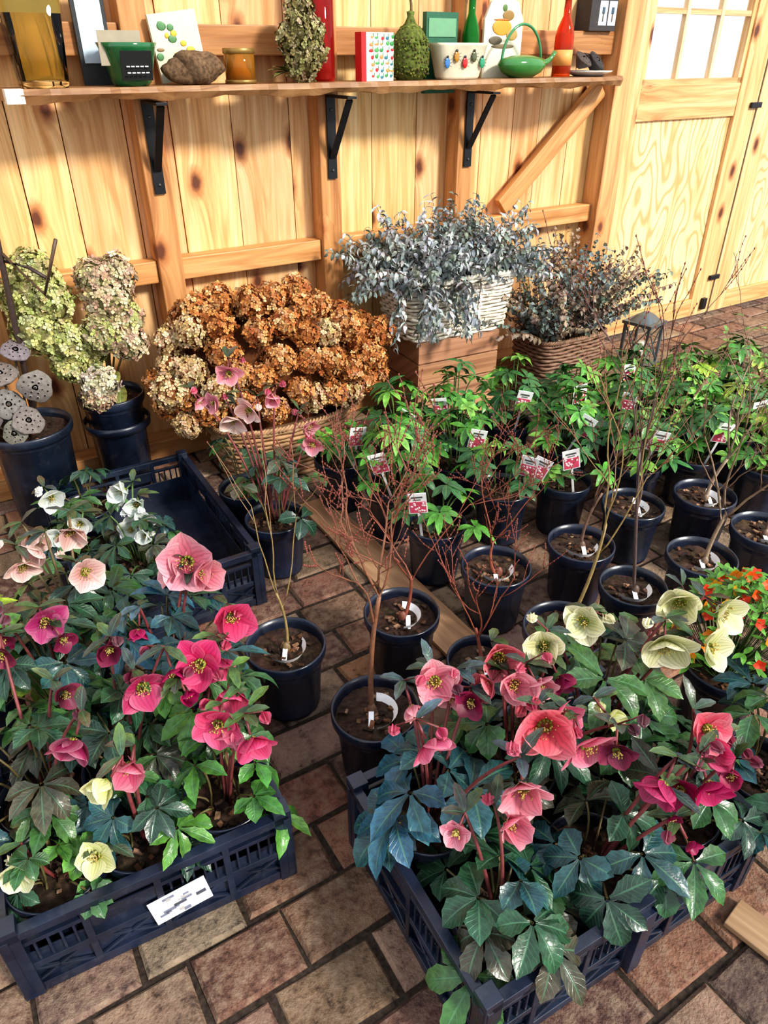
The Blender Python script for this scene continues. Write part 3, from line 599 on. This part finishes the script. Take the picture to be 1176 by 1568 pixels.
hell(p(.54,.35),[(.398,1.085,.5,.038,CREAM),(.31,1.03,.49,.038,CREAM),(.603,1.135,.51,.048,CREAM,(-.4,-1,.2)),(.675,1.115,.5,.044,CREAM,(.7,-1,.1)),(.544,1.038,.49,.048,CREAM,(-.2,-1,-.3)),(.619,1.02,.49,.038,CREAM),(.403,.888,.45,.024,YEL)],14,.08,.28,.16,.105,.046,5,6)
hell((.80,.985),[],13,.08,.22,.15,.10,.04,5,7,z0=0,c1=DB1+D1,c2=DB2+D2)
LC=(-.645,.625); aL=math.radians(27.5); q=lambda u,v:loc(LC,aL,u,v)
LG1=[(.025,.085,.016),(.04,.12,.018),(.018,.055,.022)];LG2=[(.06,.19,.03),(.11,.28,.045),(.035,.12,.045)]
hell(q(.10,.10),[(-.507,.745,.25,.030,YEL,(0,-.8,.5)),(-.637,.72,.25,.034,CREAM)],10,.0,.11,.09,.06,.026,6,8,c1=LG1+D1[:2],c2=LG2+D2[:2])
hell(q(.26,.10),[(-.45,.751,.45,.032,YEL),(-.435,.806,.42,.038,((.5,.03,.14),(.86,.3,.4)),(.1,-1,.3))],10,.0,.15,.10,.07,.028,6,9,c1=LG1+D1,c2=LG2+D2)
hell(q(.42,.11),[(-.23,.837,.45,.036,HOT),(-.293,.873,.45,.038,HOT,(0,-1,.2)),(-.284,.95,.45,.034,HOT),(-.26,.87,.43,.028,PINK)],10,.02,.16,.11,.08,.032,5,10,c1=LG1,c2=LG2)
hell(q(.10,.27),[(-.535,.837,.45,.040,((.2,.008,.05),(.42,.04,.14))),(-.759,1.045,.45,.030,PURP),(-.60,.95,.44,.026,PURP)],12,.06,.22,.15,.085,.034,6,11)
hell(q(.26,.27),[(-.456,.959,.45,.042,((.42,.012,.10),(.62,.04,.2))),(-.54,1.045,.46,.028,PURP),(-.40,.98,.47,.022,MAG)],12,.06,.22,.14,.085,.034,6,12,c1=D1+LG1[:1],c2=D2+LG2[:1])
hell(q(.42,.27),[(-.351,1.01,.46,.044,HOT,(-.2,-1,.3)),(-.316,1.132,.47,.046,HOT,(.4,-1,.3)),(-.37,.95,.44,.02,MAG),(-.325,1.04,.44,.034,HOT)],12,.06,.22,.13,.085,.034,6,13,c1=LG1+D1,c2=LG2+D2)
hell((-.50,1.22),[(-.425,1.257,.52,.058,ROSE,(.1,-1,.4)),(-.395,1.24,.5,.042,ROSE,(.7,-.7,.2)),(-.45,1.25,.50,.036,ROSE,(-.8,-.5,.2)),(-.52,1.15,.42,.024,MAG)],14,.12,.28,.15,.09,.034,6,14,z0=0,c1=DB1,c2=DB2)
hell((-.72,1.14),[(-.703,1.132,.46,.038,((.34,.015,.12),(.55,.06,.24))),(-.66,1.10,.44,.024,PURP),(-.78,1.1,.44,.024,PURP)],14,.12,.28,.16,.09,.034,6,15,z0=0)
hell((-.76,1.36),[(-.82,1.387,.46,.036,PALE),(-.772,1.47,.46,.042,PALE),(-.68,1.298,.46,.042,PALE),(-.86,1.44,.46,.040,PALE),(-.84,1.34,.45,.036,PALE)],12,.12,.22,.15,.09,.032,6,16,z0=0,stem=(.2,.14,.07))
hell((-.95,1.2),[],13,.1,.26,.16,.10,.04,5,17,z0=0,c1=LG1+[(.12,.2,.02)],c2=LG2+[(.3,.42,.05)])
GS=(.12,.2,.06)
hell((-.72,1.72),[(-.76,1.81,.37,.042,WHT),(-.72,1.78,.34,.038,WHT,(.2,-1,.2)),(-.70,1.75,.30,.03,WHT),(-.74,1.75,.27,.032,WHT),(-.68,1.70,.28,.03,WHT)],14,.03,.17,.14,.075,.026,6,18,stem=GS)
hell((-.93,1.78),[(-.99,1.82,.34,.038,WHT),(-.88,1.74,.3,.032,WHT),(-.94,1.72,.27,.03,WHT)],12,.02,.14,.12,.075,.026,6,19,stem=GS)
hell((-.98,2.0),[],8,.02,.14,.11,.075,.026,6,20)
hell((-.347,1.93),[(-.457,2.0,.66,.034,ROSE),(-.508,2.0,.56,.028,ROSE),(-.331,2.0,.58,.028,ROSE),(-.454,1.98,.52,.040,PALE),(-.40,1.98,.55,.036,PALE),(-.235,1.98,.50,.032,ROSE),(-.218,1.97,.44,.030,ROSE),(-.56,2.0,.57,.024,ROSE)],8,.10,.22,.13,.08,.042,4,21,z0=0,r=.095,h=.2)
hell((-.475,2.12),[],7,.10,.20,.12,.085,.04,5,22,z0=0,r=.088,h=.2)
R.seed(50); m=MB(); pot(m,.095,.2)
for i in range(190):
    a=rnd(0,6.28);t=math.sqrt(rnd(0,1)); h=.22+.24*math.sqrt(max(0,1-t*t))*rnd(.7,1.05); e=V((.15*t*math.cos(a),.15*t*math.sin(a),h))
    tube(m,[V((e.x*.2,e.y*.2,.17)),e],.0012,M_STEM,(.1,.2,.04),3,False)
    for k in range(3): leaf(m,e,V((rnd(-1,1),rnd(-1,1),rnd(-.2,.6))),UP,.032,.013,M_LEAFG,(.05,.18,.02),(.12,.32,.04),.4,rows=4)
    if i%2==0:
        f=V((rnd(-.5,.5),-1,rnd(.2,1))).normalized(); u,w=basis(f); cc=R.choice([(.85,.12,.01),(.9,.3,.02),(.92,.5,.03),(.75,.05,.01)])
        for k in range(5): b=k*1.256; leaf(m,e+f*.008,u*math.cos(b)+w*math.sin(b)+f*.4,f,.016,.014,M_PETAL,cc,jit(cc,.2),0,.1,3)
m.make("orange_wallflower",(.83,1.27,0))
# ------------------------------------------------------------------ baskets
def rrect(t,a,b,p=4):
    x=math.cos(t);y=math.sin(t);k=(abs(x)**p+abs(y)**p)**(-1/p); return V((x*k*a,y*k*b,0))
def basket(name,loc_,ang,a,b,h,flare,c1,c2,z0=0,rows=14,p=5,ns=34,amp=.0045):
    m=MB(); step=4*ns
    for r in range(rows):
        z=.008+(h-.03)*r/(rows-1); k=1+flare*z/h; P=[]
        for i in range(step+1):
            t=2*math.pi*i/step; o=rrect(t,a*k,b*k,p); nrm=o.normalized(); P.append(o+nrm*amp*math.cos(ns/2*t*1.0+math.pi*(r%2))+UP*(z+.002*math.sin(t*7+r)))
        tube(m,P,(h/rows)*.45,M_WICK,jit(mix(c1,c2,rnd(0,.6)),.12),6,False)
    for i in range(ns):
        t=2*math.pi*(i+.5)/ns; lo=rrect(t,a,b,p); hi=rrect(t,a*(1+flare),b*(1+flare),p)+UP*h; tube(m,[lo,hi],.0038,M_WICK,jit(c2,.15),5)
    for ph in (0,2.1,4.2):
        P=[]
        for i in range(161):
            t=2*math.pi*i/160; o=rrect(t,a*(1+flare),b*(1+flare),p); nrm=o.normalized(); P.append(o+nrm*.008*math.cos(t*40+ph)+UP*(h-.008+.008*math.sin(t*40+ph)))
        tube(m,P,.006,M_WICK,jit(c1,.1),5,False)
    lathe(m,[(0,.004),(1,.004)],M_WICK,c2,24,sq=p)
    for i in range(len(m.v)-48,len(m.v)): v=m.v[i]; m.v[i]=(v[0]*a*.98,v[1]*b*.98,.004)
    vs=[];n=40
    for z,k in ((.006,.97),(h*.85,.97*(1+flare*.85))):
        for i in range(n): vs.append(rrect(2*math.pi*i/n,a*k,b*k,p)+UP*z)
    m.add(vs,[(i,(i+1)%n,n+(i+1)%n,n+i) for i in range(n)]+[tuple(range(n,2*n))],M_WICK,mix(c2,(.05,.03,.02),.6))
    return m,lambda mm:mm.make(name,(loc_[0],loc_[1],z0),ang)
R.seed(90)
A28=math.radians(28)
bc=V((.12,2.95,0))+V((math.cos(A28),math.sin(A28),0))*.25+V((-math.sin(A28),math.cos(A28),0))*.15
m,mk=basket("white_wicker_basket",(bc.x,bc.y),A28,.240,.14,.26,.14,(.88,.83,.73),(.74,.64,.48),z0=.401,rows=16,p=9,ns=38,amp=.007)
mk(m)
m=MB()
for zz in range(4):
    z=.05+zz*.1
    for y in (-.13,.13): box(m,(0,y,z),(.21,.009,.047),M_RAW,jit((1.1,.95,.9),.1))
    for x in (-.2,.2): box(m,(x,0,z),(.009,.121,.047),M_RAW,jit((1.0,.85,.8),.1))
for x in (-.185,.185):
    for y in (-.115,.115): box(m,(x,y,.2),(.015,.015,.198),M_RAW,(1,.9,.8))
box(m,(0,0,.39),(.215,.135,.009),M_RAW,(1.2,1.05,1)); m.make("wooden_box",(bc.x,bc.y,0),A28,.002)
def euc(name,loc_,ang,a,b,z0,nst,Ls,pal,stemcol,droop=.9,leafL=.045,leafW=.016,hemi=1.0,dens=13,up=.8,ymax=.12,ymin=-9,spill=0):
    m=MB()
    for i in range(nst):
        sp_=i<spill
        x=rnd(-a,a)*.85;y=rnd(-b,b)*.8; th=rnd(0,6.28); sp=rnd(.15,1)*hemi
        d=V((x/a*.6+math.cos(th)*sp*.7,y/b*.25+math.sin(th)*sp*.45-.12,rnd(.5,1)*up)).normalized(); L=Ls*rnd(.5,1.05)
        if sp_: x=rnd(-a,a*.4); y=-b*.8; d=V((rnd(-.9,.2),-.7,.55)).normalized(); L=Ls*rnd(.6,.95)
        p=V((x,y,z0-.03)); P=[p]; dd=d.copy(); n=dens
        dr=droop*rnd(.1,1.2) if not sp_ else rnd(1.6,2.6)
        for k in range(n):
            dd=(dd+V((rnd(-.15,.15),rnd(-.15,.15),-dr/n*1.4))).normalized(); P.append(P[-1]+dd*L/n)
            if P[-1].y>ymax: P[-1].y=ymax-rnd(0,.02)
            if not sp_ and P[-1].y<-.10 and P[-1].z<ymin: P[-1].z=ymin+rnd(0,.015)
        tube(m,P,[.0028*(1-.7*k/n) for k in range(n+1)],M_STEM,jit(stemcol,.2),4,False)
        c0=R.choice(pal)
        for k in range(2,n+1):
            u,w=basis(P[k]-P[k-1]); a0=k*1.57*.5+rnd(-.4,.4)
            for sgn in (0,math.pi):
                e=u*math.cos(a0+sgn)+w*math.sin(a0+sgn); d2=(e+dd*.5+V((rnd(-.4,.4),rnd(-.4,.4),rnd(-.7,.1)))); d2.y=min(d2.y,.2) if P[k].y>ymax-.06 else d2.y; c=jit(c0,.3)
                leaf(m,P[k],d2,UP+e*.3+V((rnd(-.6,.6),rnd(-.6,.6),0)),leafL*rnd(.6,1.2)*(1-.3*k/n),leafW*rnd(.7,1.2),M_GUM,c,mix(c,(.8,.83,.84),.12),rnd(.3,2.2),.3,4,1)
    return m.make(name,(loc_[0],loc_[1],0),ang)
R.seed(91)
SIL=[(.27,.31,.32),(.40,.43,.44),(.15,.19,.18),(.54,.56,.56),(.15,.19,.14),(.33,.35,.35)]
euc("dried_eucalyptus",(bc.x,bc.y),A28,.28,.15,.66,260,.34,SIL,(.15,.09,.06),.95,.050,.015,1.05,14,.9,ymin=.645,spill=26)
R.seed(92)
m,mk=basket("brown_wicker_basket",(.87,3.47),ANG,.20,.13,.30,.06,(.26,.15,.09),(.16,.09,.06),rows=16); mk(m)
euc("dried_eucalyptus",(.87,3.47),ANG,.19,.12,.30,130,.50,[(.08,.12,.11),(.12,.17,.14),(.24,.15,.09),(.07,.11,.06),(.30,.20,.11),(.16,.20,.19),(.20,.11,.07)],(.22,.11,.06),.5,.034,.020,.62,18,1.1,.19)
R.seed(93)
OC=(-.42,2.68)
m,mk=basket("wicker_basket",OC,ANG,.25,.15,.24,.20,(.50,.30,.16),(.35,.19,.09),rows=12,p=2.4); mk(m)
m=MB(); ORP=[(.66,.27,.08),(.76,.38,.14),(.52,.18,.055),(.82,.52,.27),(.62,.31,.12)]
pts=[]; tries=0
while len(pts)<85 and tries<20000:
    tries+=1
    th=rnd(0,6.283); el=rnd(-.4,1.57); d=V((math.cos(th)*math.cos(el),math.sin(th)*math.cos(el),math.sin(el))); k=rnd(.88,1.06)
    if d.y>.8: continue
    c=V((d.x*.45*k,d.y*.18*k,.41+d.z*.29*k+.05*(-d.x if d.z>.4 else 0))) 
    if c.z<.28 : continue
    if all((c-q_).length>.086 for q_ in pts): pts.append(c)
for c in pts:
    rr=rnd(.050,.064); t=R.random(); pal=ORP if t<.65 else (ORP[:3]+[(.38,.13,.035)] if t<.85 else [(.72,.53,.29),(.64,.46,.21),(.82,.64,.40)])
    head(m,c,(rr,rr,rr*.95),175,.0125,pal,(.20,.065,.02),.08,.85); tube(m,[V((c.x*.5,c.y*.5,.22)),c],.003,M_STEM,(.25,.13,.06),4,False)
    leaf(m,c*.93+V((0,0,.03)),V((rnd(-1,1),rnd(-1,.3),rnd(-1,.3))),UP,.08,.035,M_DRY,(.18,.07,.025),(.26,.11,.04),.9,.4)
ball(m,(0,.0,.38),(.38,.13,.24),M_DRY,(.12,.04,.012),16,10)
m.make("orange_dried_hydrangeas",(OC[0],OC[1],0),ANG)
R.seed(94)
m=MB(); pot(m,.115,.38); lathe(m,[(.118,.25),(.122,.25),(.124,.275),(.118,.28)],M_PLAST,PC,40)
GP=[(.66,.68,.28),(.54,.58,.20),(.78,.77,.42),(.44,.48,.16),(.62,.56,.27)];PK=[(.70,.54,.38),(.58,.36,.28),(.76,.66,.44),(.50,.31,.23),(.62,.54,.30)]
O=V((-1.02,2.50,0))
for (x,y,z,rx,rz,pal) in ((-1.16,2.42,.83,.080,.09,GP),(-1.20,2.40,.76,.08,.08,GP),(-1.12,2.40,.75,.08,.08,GP),(-1.17,2.38,.66,.095,.085,GP),(-1.10,2.38,.62,.075,.07,GP),(-.96,2.44,.81,.07,.07,PK),(-.90,2.46,.82,.06,.07,PK),(-.93,2.43,.74,.08,.075,PK),(-.90,2.45,.68,.065,.07,PK+GP),(-.96,2.41,.64,.075,.07,PK+GP),(-.89,2.43,.60,.065,.06,PK),(-1.0,2.38,.47,.065,.055,[(.72,.62,.5),(.64,.52,.44),(.8,.74,.55)]),(-1.02,2.38,.42,.055,.05,PK),(-1.04,2.44,.58,.07,.07,GP),(-1.10,2.40,.53,.065,.06,GP)):
    c=V((x,y,z))-O; head(m,c,(rx,rx*.8,rz),225,.015,pal,(.22,.21,.08),.1,.85); tube(m,bez(V((0,0,.34)),V((c.x*.3,c.y*.3,c.z*.8)),c),.004,M_STEM,(.18,.14,.06),5)
for k in range(12): leaf(m,V((rnd(-.1,.05),rnd(-.08,0),rnd(.38,.5))),V((rnd(-1,1),-.5,rnd(-.5,.6))),UP,.10,.05,M_LEAFG,(.12,.15,.04),(.22,.20,.06),.8)
m.make("green_dried_hydrangeas",O)
m=MB(); pot(m,.14,.36)
tube(m,bez(V((0,0.05,.32)),V((.03,.05,.7)),V((.05,.05,1.04))),[.012,.012,.011,.011,.01,.010,.011],M_STEM,(.05,.03,.025),8)
tube(m,[V((.045,.05,.90)),V((.13,.04,.88)),V((.18,.03,.85))],.006,M_STEM,(.05,.03,.025),6)
tube(m,[V((.05,.05,.92)),V((.16,.03,.80)),V((.24,.02,.97))],.006,M_STEM,(.10,.06,.035),6)
LP=[(.12,.09,.09),(.18,.16,.16),(.11,.075,.065),(.22,.19,.16)]
for (x,y,z,r,n) in ((-.09,-.02,.62,.05,(.3,-.7,.7)),(-.02,-.04,.56,.052,(.2,-.5,.9)),(-.12,-.06,.50,.055,(-.3,-.5,.8)),(.0,-.08,.47,.05,(.5,-.7,.5)),(-.07,-.12,.43,.052,(0,-.9,.6)),(.09,-.05,.52,.055,(.3,-1,.05)),(-.12,0,.56,.045,(-.5,-.4,.8)),(.06,-.10,.42,.05,(.5,-.5,.6)),(-.12,-.10,.40,.05,(-.3,-.7,.8)),(.02,.02,.62,.045,(.4,-.4,.8)),(.02,-.13,.39,.04,(.1,-1,.3))):
    pod(m,(x,y,z),r,V(n),jit(R.choice(LP),.2)); tube(m,bez(V((x*.3,y*.3,.32)),V((x*.5,y*.5,z*.8)),V((x,y,z))-V(n).normalized()*r),.004,M_STEM,(.12,.09,.06),5)
m.make("potted_lotus_pods",(-1.24,2.27,0))
m=MB(); C=(.16,.19,.21)
for x in(-.07,.07):
    for y in(-.07,.07): box(m,(x,y,.12),(.007,.007,.11),M_METAL,C)
box(m,(0,0,.008),(.085,.085,.008),M_METAL,C); box(m,(0,0,.232),(.085,.085,.008),M_METAL,C)
lathe(m,[(.085,.24),(.05,.27),(.02,.285),(0,.285)],M_METAL,C,4)
for sx,ax in ((1,0),(1,1),(-1,0),(-1,1)):
    for u in (-1,1):
        a_,b_=((V((sx*.07,-.07*u,.02)),V((sx*.07,.07*u,.22))) if ax else (V((-.07*u,sx*.07,.02)),V((.07*u,sx*.07,.22)))); beam(m,a_,b_,.005,.005,M_METAL,C,(sx,0,0) if ax else (0,sx,0))
lathe(m,[(0,.016),(.035,.016),(.035,.12),(0,.12)],M_MATTE,(.7,.68,.6),20); tube(m,[V((.03*math.cos(t),0,.29+.03*math.sin(t))) for t in [math.pi*i/10 for i in range(11)]],.002,M_METAL,C,5)
m.make("metal_lantern",(1.40,3.80,0),ANG+.2)

# ------------------------------------------------------------------ light, world, camera
w=bpy.data.worlds.new("World"); bpy.context.scene.world=w; w.use_nodes=True; nt=w.node_tree; bg=nt.nodes['Background']
t=NT(nt); tc=nt.nodes.new("ShaderNodeTexCoord"); sp=nt.nodes.new("ShaderNodeSeparateXYZ"); nt.links.new(tc.outputs['Generated'],sp.inputs[0])
rp=t.ramp(t.math('MULTIPLY_ADD',sp.outputs[2],.5,.5),[(.40,(.30,.24,.20)),(.46,(1.0,1.02,1.05)),(1.0,(.92,.98,1.08))])
nt.links.new(rp,bg.inputs[0]); bg.inputs[1].default_value=1.15
def sun(dirv,e,ang,col):
    l=bpy.data.lights.new("sun",'SUN'); l.energy=e; l.angle=math.radians(ang); l.color=col
    o=bpy.data.objects.new("sun",l); bpy.context.collection.objects.link(o); o.rotation_euler=V(dirv).to_track_quat('-Z','Y').to_euler(); o.location=(0,0,4)
sun((-.72,.50,-.58),4.0,9,(1,.94,.84))
l=bpy.data.lights.new("doorway_spot",'SPOT'); l.energy=260; l.spot_size=math.radians(38); l.spot_blend=.9; l.shadow_soft_size=.12; l.color=(1,.96,.85)
o=bpy.data.objects.new("doorway_spot",l); bpy.context.collection.objects.link(o); o.location=(3.0,.9,2.3); o.rotation_euler=(V((1.35,2.25,.2))-V(o.location)).to_track_quat('-Z','Y').to_euler()
cd=bpy.data.cameras.new("camera"); cam=bpy.data.objects.new("camera",cd); bpy.context.collection.objects.link(cam)
cam.location=(0,0,1.45); cam.rotation_euler=(math.radians(90)-math.atan(704/1100.),0,0); cd.sensor_fit='VERTICAL'; cd.sensor_height=36; cd.lens=36*1100/1568.; cd.clip_start=.02
bpy.context.scene.camera=cam
vs_=bpy.context.scene.view_settings
try: vs_.view_transform='Standard'
except Exception: pass
try: vs_.look='Medium High Contrast'
except Exception: pass
